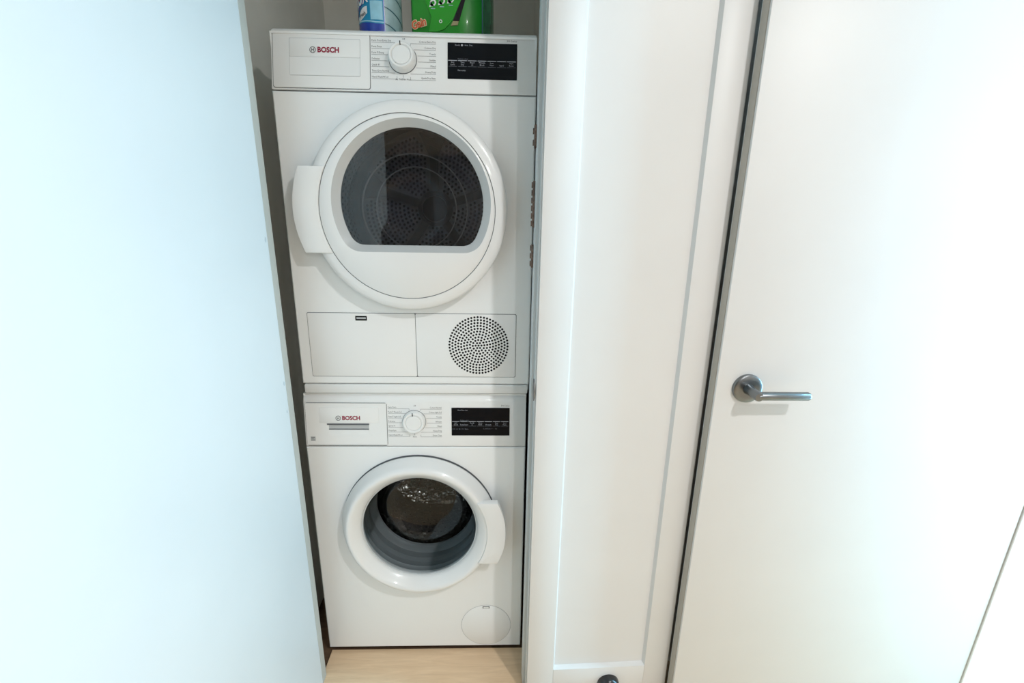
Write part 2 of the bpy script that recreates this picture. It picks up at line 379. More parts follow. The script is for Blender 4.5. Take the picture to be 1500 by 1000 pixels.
# ------------------------------------------------------------------ shared control panel of both machines
PW = 0.2985
def control_panel(root, zb, slope, ptop, texts, kind):
    """fascia with its drawer front, dial, print and display; zb: lower seam height in the machine's frame"""
    nn = math.sqrt(1 + slope * slope)
    up, out = Vector((0, slope, 1)) / nn, Vector((0, -1, slope)) / nn
    F = Matrix(((1, 0, 0, 0), (0, up.y, out.y, 0), (0, up.z, out.z, zb), (0, 0, 0, 1)))     # (u, w, h)
    F[0][0] = 1.0
    # fascia: side profile (y,z) drawn along x
    wt = 0.122
    def P(wv, h): q = up * wv + out * h; return (q.y, q.z + zb)
    prof = [P(0.0012, 0), P(wt * .5, 0), P(wt, 0)]
    y2, z2 = prof[-1]
    for k in range(1, 7):
        a = k / 6 * PI / 2
        prof.append((y2 + 0.016 * (1 - math.cos(a)) + 0.004 * k / 6, z2 + (ptop - z2) * math.sin(a)))
    prof += [(0.06, ptop), (0.06, zb + 0.0012)]
    pan = MB().prism(prof, -PW, PW, 'X').build('control_panel', 'plastic', root, bevel=0.0025)
    def slabp(name, m, u0, u1, w0, w1, h0, h1, r, parent, bev=0.0):
        return MB().prism([(a, b) for a, b in rrect(u0, u1, w0, w1, r)], h0, h1, 'Z', F).build(name, m, parent, bevel=bev)
    # drawer with its seam
    slabp('drawer_seam', 'gap', -0.2945, -0.0768, 0.0030 if kind == 'washer' else 0.0045, 0.1248, -0.002, 0.0003, 0.006, pan)
    dr = MB()
    U0, U1, W0, W1 = -0.2565, -0.0990, 0.0315, 0.1125
    if kind == 'dryer':
        dr = slabp('drawer_front', 'plastic', -0.2932, -0.0780, 0.0058, 0.1236, -0.002, 0.0022, 0.005, root, 0.0008)
        MB().prism(rrect(U0, U1, W0, W1, 0.002), 0.0005, 0.00235, 'Z', F).build('inset_seam', 'softgap', dr, smooth=0)
        slabp('inset_panel', 'plastic', U0 + .0008, U1 - .0008, 0.0725, W1 - .0008, 0.0005, 0.0028, 0.002, dr, 0.0005)
        # lower half of the inset leans inwards to the grip
        g = MB()
        a0, a1, b0, b1 = U0 + .0008, U1 - .0008, W0 + .0008, 0.0718
        g.add([(a0, b0, .0034), (a1, b0, .0034), (a1, b1, .0026), (a0, b1, .0026), (a0, b0, .0005), (a1, b0, .0005), (a1, b1, .0005), (a0, b1, .0005)],
              [(0, 1, 2, 3), (7, 6, 5, 4), (0, 4, 5, 1), (1, 5, 6, 2), (2, 6, 7, 3), (3, 7, 4, 0)], F)
        g.build('grip_panel', 'plastic', dr, smooth=0)
    else:
        # drawer front as a plate around the recessed grip
        su0, su1, sw0, sw1 = -0.2335, -0.1262, 0.0365, 0.0660
        fr_ = MB()
        u0, u1, w0, w1 = -0.2932, -0.0780, 0.0058, 0.1236
        for a, b, c_, d_ in ((u0, su0, w0, w1), (su1, u1, w0, w1), (su0, su1, w0, sw0), (su0, su1, sw1, w1)):
            fr_.box(a, b, c_, d_, 0.0003, 0.0022, F)
        dr = fr_.build('drawer_front', 'plastic', root, smooth=0)
        MB().prism(rrect(U0, U1, 0.0685, W1, 0.002), 0.0015, 0.0030, 'Z', F).build('inset_panel', 'plastic', dr, bevel=0.0006)
        MB().box(su0, su1, sw0, sw1, 0.0004, 0.0006, F).build('grip_back', 'greyring', dr, smooth=0)
        MB().box(su0 - .004, su1 + .001, sw1 - .0028, sw1 + .001, 0.0006, 0.0036, F).build('grip_lip', 'gap', dr, smooth=0)
        MB().box(su0, su1, 0.0495, 0.0515, 0.0006, 0.0018, F).build('grip_dark_line', 'gap', dr, smooth=0)  # thin dark strip across the grip
        g = MB()
        g.add([(su0 - .012, sw0 - .004, .0024), (su1 + .010, sw0 - .004, .0024), (su1, sw0 + .012, .0010), (su0, sw0 + .012, .0010),
               (su0 - .012, sw0 - .004, .0005), (su1 + .010, sw0 - .004, .0005), (su1, sw0 + .012, .0005), (su0, sw0 + .012, .0005)],
              [(0, 1, 2, 3), (7, 6, 5, 4), (0, 4, 5, 1), (1, 5, 6, 2), (2, 6, 7, 3), (3, 7, 4, 0)], F)
        g.build('grip_ramp', 'plastic', dr, smooth=0)
        st = MB().box(-0.2835, -0.2705, 0.0175, 0.0300, 0.0022, 0.0024, F).build('sticker', 'softgap', dr, smooth=0)
        ts = MB()
        for q in range(3): ts.box(-0.2820, -0.2725 + (-0.003 if q == 1 else 0), 0.0195 + q * 0.0035, 0.0207 + q * 0.0035, 0.0024, 0.00255, F)
        ts.build('sticker_print', 'ink', st, smooth=0)
    # round emblem and lettering
    lh = 0.0034 if kind == 'dryer' else 0.0033
    em = MB()
    ec = (-0.2042, 0.0872) if kind == 'dryer' else (-0.2068, 0.0822)
    em.lathe([(0.0056, lh), (0.0070, lh)], c=ec, n=32, axis='Z', mtx=F)
    em.box(ec[0] - .0030, ec[0] - .0018, ec[1] - .0040, ec[1] + .0040, lh, lh + .0001, F)
    em.box(ec[0] + .0018, ec[0] + .0030, ec[1] - .0040, ec[1] + .0040, lh, lh + .0001, F)
    em.box(ec[0] - .0030, ec[0] + .0030, ec[1] - .0006, ec[1] + .0006, lh, lh + .0001, F)
    em.build('emblem', 'ink', dr, smooth=0, fix=False)
    lt = MB()
    text_mesh(lt, 'BOSCH', 0.0158, F @ Matrix.Translation((ec[0] + 0.0345, ec[1], lh)), 'CENTER', bold=0.0006, sx=0.94, res=3)
    lt.build('lettering', 'red', dr, smooth=0, fix=False)
    # dial
    kc = (-0.0042, 0.0725)
    KF = F @ Matrix.Translation((kc[0], kc[1], 0))
    MB().lathe([(0.0318, 0.0002), (0.0318, 0.0010), (0.0, 0.0010)], n=56, axis='Z', mtx=KF).build('dial_seam', 'gap', root)
    if kind == 'dryer': p = [(0.0305, 0.0012), (0.0300, 0.012), (0.0275, 0.0225), (0.0262, 0.0240), (0.0228, 0.0240), (0.0212, 0.0215), (0.0205, 0.0205), (0.0, 0.0205)]
    else: p = [(0.0310, 0.0012), (0.0300, 0.010), (0.0285, 0.0150), (0.0268, 0.0165), (0.0230, 0.0165), (0.0216, 0.0145), (0.0208, 0.0137), (0.0, 0.0137)]
    db = MB().lathe(p, n=56, axis='Z', mtx=KF).build('dial', 'plastic', root, smooth=40)
    top = p[3][1]
    MB().lathe([(0.0204, p[-1][1] + .0001), (0.0200, p[-1][1] + .0016), (0.0190, p[-1][1] + .0024), (0.0, p[-1][1] + .0028)], n=48, axis='Z', mtx=KF).build('dial_cap', 'plastic', db)
    MB().box(-0.0009, 0.0011, 0.0200, 0.0285, top - .0012, top + .0003, KF @ Matrix.Rotation(0.08, 4, 'Z')).build('pointer', 'void', db, smooth=0)
    # printed programme names with their leader lines
    left, right, bottom = texts
    tx, ln = MB(), MB()
    hgt = 0.0004
    for i, s_ in enumerate(left):
        wv = 0.1125 - i * 0.01315
        text_mesh(tx, s_, 0.0062, F @ Matrix.Translation((-0.0742, wv, hgt)), 'LEFT', sx=0.80)
        dy = abs(wv - kc[1] - .003)
        xe = kc[0] - math.sqrt(max(0.033 ** 2 - dy ** 2, 0.012 ** 2)) - .001
        ln.box(-0.0745, xe, wv - .0045, wv - .0040, hgt - .0003, hgt, F)
        if i in (0, 6): ln.box(xe - .0005, xe, wv - .0040 - (0.005 if i == 0 else -.0), wv - .0040 + (0 if i == 0 else .006), hgt - .0003, hgt, F)
    for i, s_ in enumerate(right):
        wv = 0.1115 - i * 0.01315
        text_mesh(tx, s_, 0.0062, F @ Matrix.Translation((0.0700, wv, hgt)), 'RIGHT', sx=0.80)
        dy = abs(wv - kc[1] - .003)
        xe = kc[0] + math.sqrt(max(0.033 ** 2 - dy ** 2, 0.016 ** 2)) + .001
        ln.box(xe, 0.0703, wv - .0045, wv - .0040, hgt - .0003, hgt, F)
        if i in (0, 6): ln.box(xe, xe + .0005, wv - .0040 - (0.005 if i == 0 else 0), wv - .0040 + (0 if i == 0 else .006), hgt - .0003, hgt, F)
    text_mesh(tx, 'Off', 0.0058, F @ Matrix.Translation((-0.0025, 0.1165, hgt)), 'CENTER', sx=0.85)
    text_mesh(tx, bottom, 0.0060, F @ Matrix.Translation((-0.0035, 0.0290, hgt)), 'CENTER', sx=0.82)
    ln.box(-0.0040, -0.0034, 0.033, 0.0385, hgt - .0003, hgt, F)
    text_mesh(tx, '300 Series', 0.0066, F @ Matrix.Translation((0.2535, 0.1178, hgt)), 'RIGHT', sx=0.85)
    stuff(tx.build('programme_print', 'ink', pan, smooth=0, fix=False))
    stuff(ln.build('leader_lines', 'ink', pan, smooth=0))
    # display
    ds = slabp('display', 'black', 0.0965, 0.2540, 0.0328, 0.1118, -0.001, 0.0009, 0.0012, root)
    pa, mi = MB(), MB()
    hh = 0.0011
    for i in range(7):
        ua = 0.0980 + i * 0.02215
        pa.box(ua, ua + 0.0200, 0.0722, 0.0736, hh - .0003, hh, F)
        mi.box(ua, ua + 0.0200, 0.0598, 0.0602, hh - .0003, hh, F)
    if kind == 'dryer':
        rows = ['Dry|Level', 'Time|Dry', 'Rapid|60', 'Wrinkle|Block', 'Low|Heat', '|Signal', 'Start|Reset']
        text_mesh(pa, 'Ready', 0.0045, F @ Matrix.Translation((0.113, 0.1065, hh)), 'LEFT')
        pa.disc(0.0024, hh, (0.1290, 0.1065), 16, 'Z', F)
        text_mesh(pa, 'Iron', 0.0045, F @ Matrix.Translation((0.1350, 0.1065, hh)), 'LEFT')
        text_mesh(pa, 'Dry', 0.0045, F @ Matrix.Translation((0.1455, 0.1065, hh)), 'LEFT')
        text_mesh(pa, 'Favourite', 0.0048, F @ Matrix.Translation((0.1195, 0.0515, hh)), 'LEFT')
    else:
        rows = ['Spin|Speed', '|TempSelect', 'Ready|in', 'Extra|Rinse', '|Prewash', 'Easy|Iron', 'Start|Pause']
        text_mesh(pa, 'Wash Rinse Spin', 0.0040, F @ Matrix.Translation((0.1130, 0.1050, hh)), 'LEFT')
        text_mesh(mi, 'Cold  60  80  100  Extra', 0.0045, F @ Matrix.Translation((0.0975, 0.0515, hh)), 'LEFT')
        text_mesh(mi, 'Lock 3 sec  +  -  Set', 0.0045, F @ Matrix.Translation((0.1830, 0.0525, hh)), 'LEFT')
    text_mesh(mi, 'Options select', 0.0040, F @ Matrix.Translation((0.1190, 0.0765, hh)), 'LEFT')
    for i, rr in enumerate(rows):
        for j, s_ in enumerate(rr.split('|')):
            if s_: text_mesh(pa, s_, 0.0046, F @ Matrix.Translation((0.108 + i * 0.02215, 0.0688 - j * 0.0049, hh)), 'CENTER')
    stuff(pa.build('display_print', 'paleink', ds, smooth=0, fix=False))
    stuff(mi.build('display_dim_print', 'midink', ds, smooth=0, fix=False))
    return pan

def plate_with_hole(name, m, x0, x1, z0, z1, y0, y1, c, r, root):
    """rectangular front plate with a round hole, as a loft between outline and hole"""
    n = 96
    def ray(a):
        dx, dz = math.cos(a), math.sin(a); t = 9
        if dx > 1e-9: t = min(t, (x1 - c[0]) / dx)
        if dx < -1e-9: t = min(t, (x0 - c[0]) / dx)
        if dz > 1e-9: t = min(t, (z1 - c[1]) / dz)
        if dz < -1e-9: t = min(t, (z0 - c[1]) / dz)
        return (c[0] + dx * t, c[1] + dz * t)
    angs = [2 * PI * i / n for i in range(n)]
    for px, pz in ((x0, z0), (x1, z0), (x1, z1), (x0, z1)):
        angs.append(math.atan2(pz - c[1], px - c[0]) % (2 * PI))
    angs = sorted(set(round(a, 6) for a in angs))
    ro_ = [ray(a) for a in angs]; ri = [(c[0] + r * math.cos(a), c[1] + r * math.sin(a)) for a in angs]
    e_ = 0.003
    def ins(p): return (min(max(p[0], x0 + e_), x1 - e_), min(max(p[1], z0 + e_), z1 - e_))
    rings = [[(a, y1, b) for a, b in ri], [(a, y0, b) for a, b in ri], [(ins(p)[0], y0, ins(p)[1]) for p in ro_],
             [(a, y0 + e_, b) for a, b in ro_], [(a, y1, b) for a, b in ro_]]
    return MB().loft(rings).build(name, m, root, smooth=28)

def shell(root, z0, z1, d0, d1, m='enamel'):
    b = MB()
    b.box(-PW, -PW + .004, d0, d1, z0, z1); b.box(PW - .004, PW, d0, d1, z0, z1)
    b.box(-PW + .004, PW - .004, d0, d1, z1 - .004, z1); b.box(-PW + .004, PW - .004, d0, d1, z0, z0 + .004)
    b.box(-PW + .004, PW - .004, d1 - .004, d1, z0 + .004, z1 - .004)
    return b.build('cabinet', m, root, smooth=0)

# ------------------------------------------------------------------ washer
wa = thing(empty('washing_machine', (0, 0, 0.0)), 'white front-loading washing machine at the bottom of the stack with a grey rubber gasket', 'washing machine')
shell(wa, 0.014, 0.8588, 0.020, 0.60)
WC, WR = (0.0025, 0.467), 0.218
plate_with_hole('front_panel', 'enamel', -PW, PW, 0.012, 0.7095, 0.0, 0.020, WC, 0.176, wa)
for sx_ in (-1, 1):
    for yy in (0.06, 0.54):
        MB().lathe([(0, 0), (0.022, 0), (0.022, 0.006), (0.012, 0.008), (0.012, 0.0142), (0, 0.0142)], n=20, axis='Z',
                   mtx=Matrix.Translation((sx_ * 0.25, yy, 0))).build('foot', 'gap', wa)
W_LEFT = ['Perm Press', 'Perm P Heavy Soil', 'Perm P Light Soil', 'Delicates', 'Quick 30', 'Drain/Spin', 'Hand Wash/Wool']
W_RIGHT = ['Cotton Normal', 'Cotton Light Soil', 'Towels', 'Allergen', 'Mixed', 'Heavy Duty', 'Drum Clean']
control_panel(wa, 0.711, 0.10, 0.8585, (W_LEFT, W_RIGHT, 'Rinse'), 'washer')
# door: ring, funnel, handle, bowl
T = -0.050
ringp = [(0.208, -0.001), (0.2165, -0.004), (0.2182, -0.009), (0.2180, -0.014), (0.2160, -0.021), (0.2060, -0.040), (0.2010, T + .0030), (0.1965, T + .0006), (0.1930, T),
         (0.1890, T + .0008), (0.1840, T + .0040), (0.1740, T + .0125), (0.1670, T + .0200), (0.1635, T + .0250), (0.1622, T + .0300), (0.1622, T + .045)]
wd = MB().lathe(ringp, c=WC, n=128).build('door', 'ringw', wa, smooth=60)
MB().lathe([(0.2195, -0.0006), (0.205, -0.0006)], c=WC, n=96).build('door_seam', 'gap', wa, fix=False)
MB().lathe([(0.1624, T + .029), (0.1595, T + .030), (0.1590, T + .034), (0.1620, T + .036)], c=WC, n=96).build('lip_ring', 'softgap', wd)
hp = []
for k in range(13):
    t = -1 + 2 * k / 12
    hp.append((0.2470 - 0.0235 * abs(t) ** 2.2, 0.4685 + 0.0990 * t))
for k in range(13):
    t = 1 - 2 * k / 12
    zz = 0.4685 + 0.0990 * t
    hp.append((WC[0] + math.sqrt(0.192 ** 2 - (zz - WC[1]) ** 2), zz))
MB().prism(hp, T - .0045, T + .016, 'Y').build('handle', 'ringw', wd, bevel=0.003)
MB().lathe([(0.1588, T + .034), (0.1560, 0.0), (0.1440, 0.05), (0.1340, 0.085), (0.118, 0.103), (0.08, 0.113), (0.0, 0.117)], c=WC, n=80).build('glass_bowl', 'bowl', wd, smooth=60, fix=False)
MB().lathe([(0.176, 0.001), (0.174, 0.012), (0.168, 0.020), (0.172, 0.030), (0.172, 0.042), (0.162, 0.048), (0.164, 0.058), (0.166, 0.075), (0.158, 0.082),
            (0.148, 0.086), (0.1475, 0.094), (0.154, 0.100), (0.19, 0.104)], c=WC, n=96).build('gasket', 'rubber', wa, smooth=50)
dm = MB().lathe([(0.165, 0.106), (0.22, 0.116), (0.236, 0.13), (0.236, 0.40), (0.225, 0.415), (0.09, 0.425), (0.06, 0.41), (0.0, 0.405)], c=WC, n=96).build('drum', 'steel', wa, smooth=50)
for q in range(3):
    a = 0.5 + q * 2 * PI / 3
    pm = Matrix.Translation((WC[0], 0, WC[1])) @ Matrix.Rotation(a, 4, 'Y')
    MB().prism([(0.165, -0.006), (0.175, -0.02), (0.237, -0.034), (0.237, 0.034), (0.175, 0.02), (0.165, 0.006)], 0.15, 0.39, 'Y', pm).build('paddle', 'steel', dm, bevel=0.006)
ho = MB()
for iy in range(11):
    for ia in range(66):
        a = 2 * PI * (ia + .5 * (iy % 2)) / 66
        hm = Matrix.Translation((WC[0], 0.145 + iy * 0.023, WC[1])) @ Matrix.Rotation(a, 4, 'Y') @ Matrix.Translation((0.2352, 0, 0)) @ Matrix.Rotation(-PI / 2, 4, 'Z')
        ho.disc(0.0034, 0, n=6, mtx=hm)
for ir in range(6):
    rr = 0.10 + ir * 0.022; n_ = int(2 * PI * rr / 0.02)
    for ia in range(n_):
        a = 2 * PI * ia / n_
        ho.disc(0.0032, 0.4130, (WC[0] + rr * math.cos(a), WC[1] + rr * math.sin(a)), n=6)
stuff(ho.build('drum_holes', 'void', dm, smooth=0, fix=False))
# pump filter cap low on the right
cpx = (0.1905, 0.0945)
MB().lathe([(0.0770, -0.0003), (0.0757, -0.0003)], c=cpx, n=72).build('cap_seam', 'softgap', wa, fix=False)
fc = MB().lathe([(0.0757, 0.0), (0.0757, -0.0006), (0.0750, -0.0010), (0.0, -0.0010)], c=cpx, n=72).build('filter_cap', 'enamel', wa)
MB().box(cpx[0] - .0105, cpx[0] + .0105, -0.0014, -0.0009, 0.1595, 0.1680).build('coin_slot', 'gap', fc, smooth=0)
MB().box(cpx[0] - .0080, cpx[0] + .0080, -0.0018, -0.0013, 0.1608, 0.1652).build('slot_tab', 'enamel', fc, smooth=0)

# ------------------------------------------------------------------ dryer
dy = thing(empty('tumble_dryer', (0.0053, 0.0109, 0.8625)), 'white tumble dryer with a large round door and dotted vent grille, stacked on the washer', 'dryer')
shell(dy, 0.004, 0.852, 0.020, 0.60)
DC = (0.0040, 0.4725)
plate_with_hole('front_panel', 'enamel', -PW, PW, 0.0275, 0.7270, 0.0, 0.020, DC, 0.182, dy)
MB().box(-PW + .003, PW - .003, -0.001, 0.02, 0.0, 0.0255).build('plinth', 'plastic', dy, bevel=0.004)
for sx_ in (-1, 1):
    for yy, hz in ((0.08, -0.0036), (0.54, -0.0036)):
        MB().lathe([(0, hz), (0.02, hz), (0.02, 0.0045), (0, 0.0045)], n=16, axis='Z', mtx=Matrix.Translation((sx_ * 0.25, yy, 0))).build('foot', 'gap', dy)
D_LEFT = ['Perm Press Extra Dry', 'Perm Press', 'Perm P Damp', 'Delicates', 'Quick 40', 'Timed Dry Normal', 'Hand Wash/Wool']
D_RIGHT = ['Cottons Extra Dry', 'Cottons Dry', 'Towels', 'Sanitize', 'Mixed', 'Heavy Duty', 'Quick Dry Auto']
control_panel(dy, 0.7285, 0.20, 0.8630, (D_LEFT, D_RIGHT, 'Air Fluff/No Heat'), 'dryer')
# door
T2 = -0.048
RX, RZ = 1.0, 1.02
rp = [(0.218, -0.001), (0.2265, -0.004), (0.2295, -0.012), (0.2310, -0.026), (0.2312, T2 + .012), (0.2300, T2 + .0075), (0.2270, T2 + .0045), (0.2150, T2 + .0010), (0.2036, T2 - .0005), (0.2030, T2 + .004), (0.2030, T2 + .012)]
dd = MB().lathe(rp, c=DC, n=144, sx=RX, sz=RZ).build('door', 'ringw', dy, smooth=60)
MB().lathe([(0.2034, T2 + .0015), (0.2005, T2 + .0015)], c=DC, n=144, sx=RX, sz=RZ).build('door_groove', 'gap', dd, fix=False)
GC, GR, GB, RC = (0.0135, 0.4865), 0.1650, 0.3915, 0.034
def dedge(theta, grow, org):
    R_, rc = GR + grow, RC + grow * .8
    k, zb = R_ - rc, GB - grow * .85 + rc
    ch = math.sqrt(max(k * k - (zb - GC[1]) ** 2, 0))
    def dist(px, pz):
        dx, dz = px - GC[0], pz - GC[1]; L = math.hypot(dx, dz)
        if L <= k and pz >= zb: return 0
        if L > 1e-9:
            qx, qz = GC[0] + dx / L * k, GC[1] + dz / L * k
            if L > k and qz >= zb: return math.hypot(px - qx, pz - qz)
        qx = min(max(px, GC[0] - ch), GC[0] + ch)
        return math.hypot(px - qx, pz - zb)
    lo, hi = 0.0, 0.4
    for _ in range(40):
        m_ = (lo + hi) / 2
        if dist(org[0] + m_ * math.cos(theta), org[1] + m_ * math.sin(theta)) < rc: lo = m_
        else: hi = m_
    return (org[0] + lo * math.cos(theta), org[1] + lo * math.sin(theta))
NA = 144
an = [2 * PI * i / NA for i in range(NA)]
org = (DC[0] + 0.008, DC[1] + 0.012)
def circ(r):   # points on the door circle seen from org, by the same angles
    out_ = []
    for a in an:
        lo, hi = 0, 0.5
        for _ in range(40):
            m_ = (lo + hi) / 2
            px, pz = org[0] + m_ * math.cos(a) - DC[0], (org[1] + m_ * math.sin(a) - DC[1]) / RZ
            if math.hypot(px, pz) < r: lo = m_
            else: hi = m_
        out_.append((org[0] + lo * math.cos(a), org[1] + lo * math.sin(a)))
    return out_
c0, c1 = circ(0.2018), circ(0.1995)
b0, b1, b2 = [dedge(a, 0.0180, org) for a in an], [dedge(a, 0.0015, org) for a in an], [dedge(a, 0.0, org) for a in an]
Y = lambda pts, y: [(p[0], y, p[1]) for p in pts]
MB().loft([Y(c0, T2 + .006), Y(c0, T2 + .0010), Y(c1, T2 - .0008), Y(b0, T2 - .0008)]).build('inner_panel', 'ringw', dd, smooth=40)
MB().loft([Y(b0, T2 - .0008), Y(b1, T2 + .011), Y(b2, T2 + .0125), Y(b2, T2 + .020)]).build('bezel', 'greyring', dd, smooth=30)
# glass, gently domed
rings = [Y([(org[0] + (p[0] - org[0]) * k, org[1] + (p[1] - org[1]) * k) for p in b2], T2 + .0130 - 0.004 * (1 - k * k)) for k in (1.0, 0.8, 0.55, 0.3, 0.08)]
MB().loft(rings, cap1=True).build('glass', 'dryglass', dd, smooth=60, fix=False)
# handle tab on the left
hp = []
for k in range(15):
    t = -1 + 2 * k / 14
    hp.append((-0.2580 + 0.0205 * abs(t) ** 2.0 - 0.004 * t * 0, 0.4690 + 0.0965 * t))
for k in range(15):
    t = 1 - 2 * k / 14
    zz = 0.4690 + 0.0965 * t
    hp.append((DC[0] - math.sqrt(0.2036 ** 2 - ((zz - DC[1]) / RZ) ** 2), zz))
MB().prism(hp, T2 - .0035, T2 + .012, 'Y').build('handle', 'ringw', dd, bevel=0.002)
# inside: collar, bowl rings, drum, back plate, hub, spokes, holes
MB().lathe([(0.2020, T2 + .020), (0.182, 0.0), (0.184, 0.03), (0.195, 0.05), (0.24, 0.054)], c=DC, n=96).build('collar', 'collar', dy, smooth=40)
IC = (DC[0] + .004, DC[1] + .002)
MB().lathe([(0.150, -0.018), (0.147, 0.0), (0.128, 0.035), (0.105, 0.055), (0.06, 0.065), (0.0, 0.067)], c=IC, n=72).build('inner_bowl', 'bowl', dd, smooth=60, fix=False)
MB().lathe([(0.1270, 0.033), (0.1300, 0.030), (0.1310, 0.033), (0.1280, 0.037)], c=IC, n=72, closed=True).build('bowl_rim', 'greyring', dd)
MB().lathe([(0.0985, 0.056), (0.1010, 0.054), (0.1020, 0.057), (0.0995, 0.059)], c=IC, n=72, closed=True).build('bowl_rim', 'greyring', dd)
drm = MB().lathe([(0.20, 0.056), (0.255, 0.060), (0.262, 0.075), (0.262, 0.44), (0.25, 0.456), (0.0, 0.456)], c=DC, n=96).build('drum', 'drum', dy, smooth=40)
MB().lathe([(0.058, 0.455), (0.056, 0.444), (0.046, 0.436), (0.043, 0.438), (0.0, 0.430)], c=DC, n=48).build('hub', 'drumrib', drm, smooth=40)
MB().lathe([(0.040, 0.4365), (0.030, 0.430), (0.0, 0.427)], c=DC, n=40).build('hub_cap', 'void', drm, smooth=40)
for q in range(5):
    a = -0.32 + q * 2 * PI / 5
    pm = Matrix.Translation((DC[0], 0, DC[1])) @ Matrix.Rotation(a, 4, 'Y')
    MB().prism([(0.045, -0.013), (0.16, -0.013), (0.235, -0.045), (0.235, 0.045), (0.16, 0.013), (0.045, 0.013)], 0.444, 0.456, 'Y', pm).build('spoke', 'drumrib', drm, bevel=0.003)
    MB().prism([(0.215, -0.012), (0.222, -0.02), (0.262, -0.03), (0.262, 0.03), (0.222, 0.02), (0.215, 0.012)], 0.10, 0.42, 'Y', pm).build('paddle', 'drum', drm, bevel=0.004) if q % 2 == 0 else None
ho = MB()
for ir in range(13):
    rr = 0.064 + ir * 0.0135; n_ = int(2 * PI * rr / 0.0135)
    for ia in range(n_):
        a = 2 * PI * (ia + .5 * (ir % 2)) / n_
        k = (((-a + 0.32 + PI / 5) % (2 * PI / 5)) - PI / 5)
        if abs(math.sin(k)) * rr < 0.021 + max(0, rr - .16) * .45: continue
        ho.disc(0.0043, 0.4552, (DC[0] + rr * math.cos(a), DC[1] + rr * math.sin(a)), n=8)
for iy in range(14):
    for ia in range(84):
        a = 2 * PI * (ia + .5 * (iy % 2)) / 84
        hm = Matrix.Translation((DC[0], 0.10 + iy * 0.0235, DC[1])) @ Matrix.Rotation(a, 4, 'Y') @ Matrix.Translation((0.2612, 0, 0)) @ Matrix.Rotation(-PI / 2, 4, 'Z')
        ho.disc(0.0045, 0, n=6, mtx=hm)
stuff(ho.build('drum_holes', 'void', drm, smooth=0, fix=False))
# service flaps along the bottom
MB().prism(rrect(-0.2700, 0.2625, 0.0475, 0.2190, 0.004), -0.0004, 0.004, 'Y').build('flap_seam', 'gap', dy, smooth=0)
fl_ = MB().prism(rrect(-0.2690, 0.0030, 0.0487, 0.2178, 0.004), -0.0016, 0.004, 'Y').build('filter_flap', 'plastic', dy, bevel=0.0006)
vp = MB().prism(rrect(0.0042, 0.2615, 0.0487, 0.2178, 0.004), -0.0013, 0.004, 'Y').build('vent_plate', 'plastic', dy, bevel=0.0006)
la = MB().box(-0.1480, -0.1190, -0.0021, -0.0014, 0.1990, 0.2110).build('latch_recess', 'void', fl_, smooth=0)
MB().box(-0.1450, -0.1215, -0.0026, -0.0020, 0.2035, 0.2075).build('latch_tab', 'softgap', la, smooth=0)
VC = (0.1650, 0.1350)
vh = MB()
vh.disc(0.0030, -0.0017, VC, n=8)
for ir in range(1, 11):
    rr = 0.00755 * ir; n_ = max(5, int(round(2 * PI * rr / 0.0082)))
    for ia in range(n_):
        a = 2 * PI * ia / n_ + ir * 0.03
        vh.disc(0.0029, -0.0017, (VC[0] + rr * math.cos(a), VC[1] + rr * math.sin(a)), n=8)
stuff(vh.build('vent_holes', 'void', vp, smooth=0, fix=False))

# the front leans back a touch towards the top
bpy.context.view_layer.update()
for o in dy.children_recursive:
    for v_ in o.data.vertices: v_.co.y += 0.018 * v_.co.z

# ------------------------------------------------------------------ on top of the dryer
TOPZ = 1.7268
# canister of wipes
CX, CY, CR = -0.068, 0.150, 0.0505
can = thing(empty('wipes_canister', (CX, CY, TOPZ)), 'blue and turquoise canister of cleaning wipes standing on the dryer', 'canister')
MB().lathe([(0, 0.0), (CR - .003, 0.0), (CR, 0.003), (CR, 0.185), (CR - .003, 0.189), (0, 0.189)], n=72, axis='Z').build('body', 'canteal', can)
MB().lathe([(CR + .0012, 0.183), (CR + .0015, 0.186), (CR + .0015, 0.202), (CR - .003, 0.206), (0.022, 0.207), (0.020, 0.211), (0, 0.211)], n=72, axis='Z').build('lid', 'white', can)
def wrapped(name, m, a0, a1, zlo, zhi, rise, parent=can, n=18):
    b = MB(); rr = CR + rise; ring = []
    vs, fs = [], []
    for i in range(n + 1):
        t = i / n; a = a0 + (a1 - a0) * t
        for z in (max(zlo(t) - 0.010, 0.003), zhi(t) - 0.010):
            vs.append((rr * math.sin(a), -rr * math.cos(a), z))
    for i in range(n): fs.append((2 * i, 2 * i + 2, 2 * i + 3, 2 * i + 1))
    return b.add(vs, fs).build(name, m, parent, smooth=60, fix=False)
K = lambda c: (lambda t: c)
lab = wrapped('label', 'canteal', -1.9, 0.38, K(0.034), K(0.18), 0.0004)
wrapped('base_band', 'canblue', -1.9, 0.38, K(0.003), lambda t: 0.034 + 0.005 * math.sin(PI * min(1, t * 1.2)), 0.0006, lab)
wrapped('base_line', 'canlight', -1.9, 0.36, lambda t: 0.036 + 0.005 * math.sin(PI * min(1, t * 1.2)), lambda t: 0.0385 + 0.005 * math.sin(PI * min(1, t * 1.2)), 0.0008, lab)
back = wrapped('back_label', 'canpale', 0.40, 2.2, K(0.003), K(0.18), 0.0005)
for dz in (0.0, 0.034, 0.068, 0.102, 0.136):
    wrapped('label_line', 'canline', 0.40, 1.55, lambda t, dz=dz: 0.034 + dz - 0.030 * t ** 1.3, lambda t, dz=dz: 0.0365 + dz - 0.029 * t ** 1.3, 0.0009, back)
wrapped('seam_line', 'canblue', 0.355, 0.40, K(0.003), K(0.18), 0.0009, lab, 3)
wrapped('pale_stripe', 'canlight', 0.20, 0.33, K(0.085), K(0.18), 0.0009, lab, 4)  # pale blue upright stripe of the label
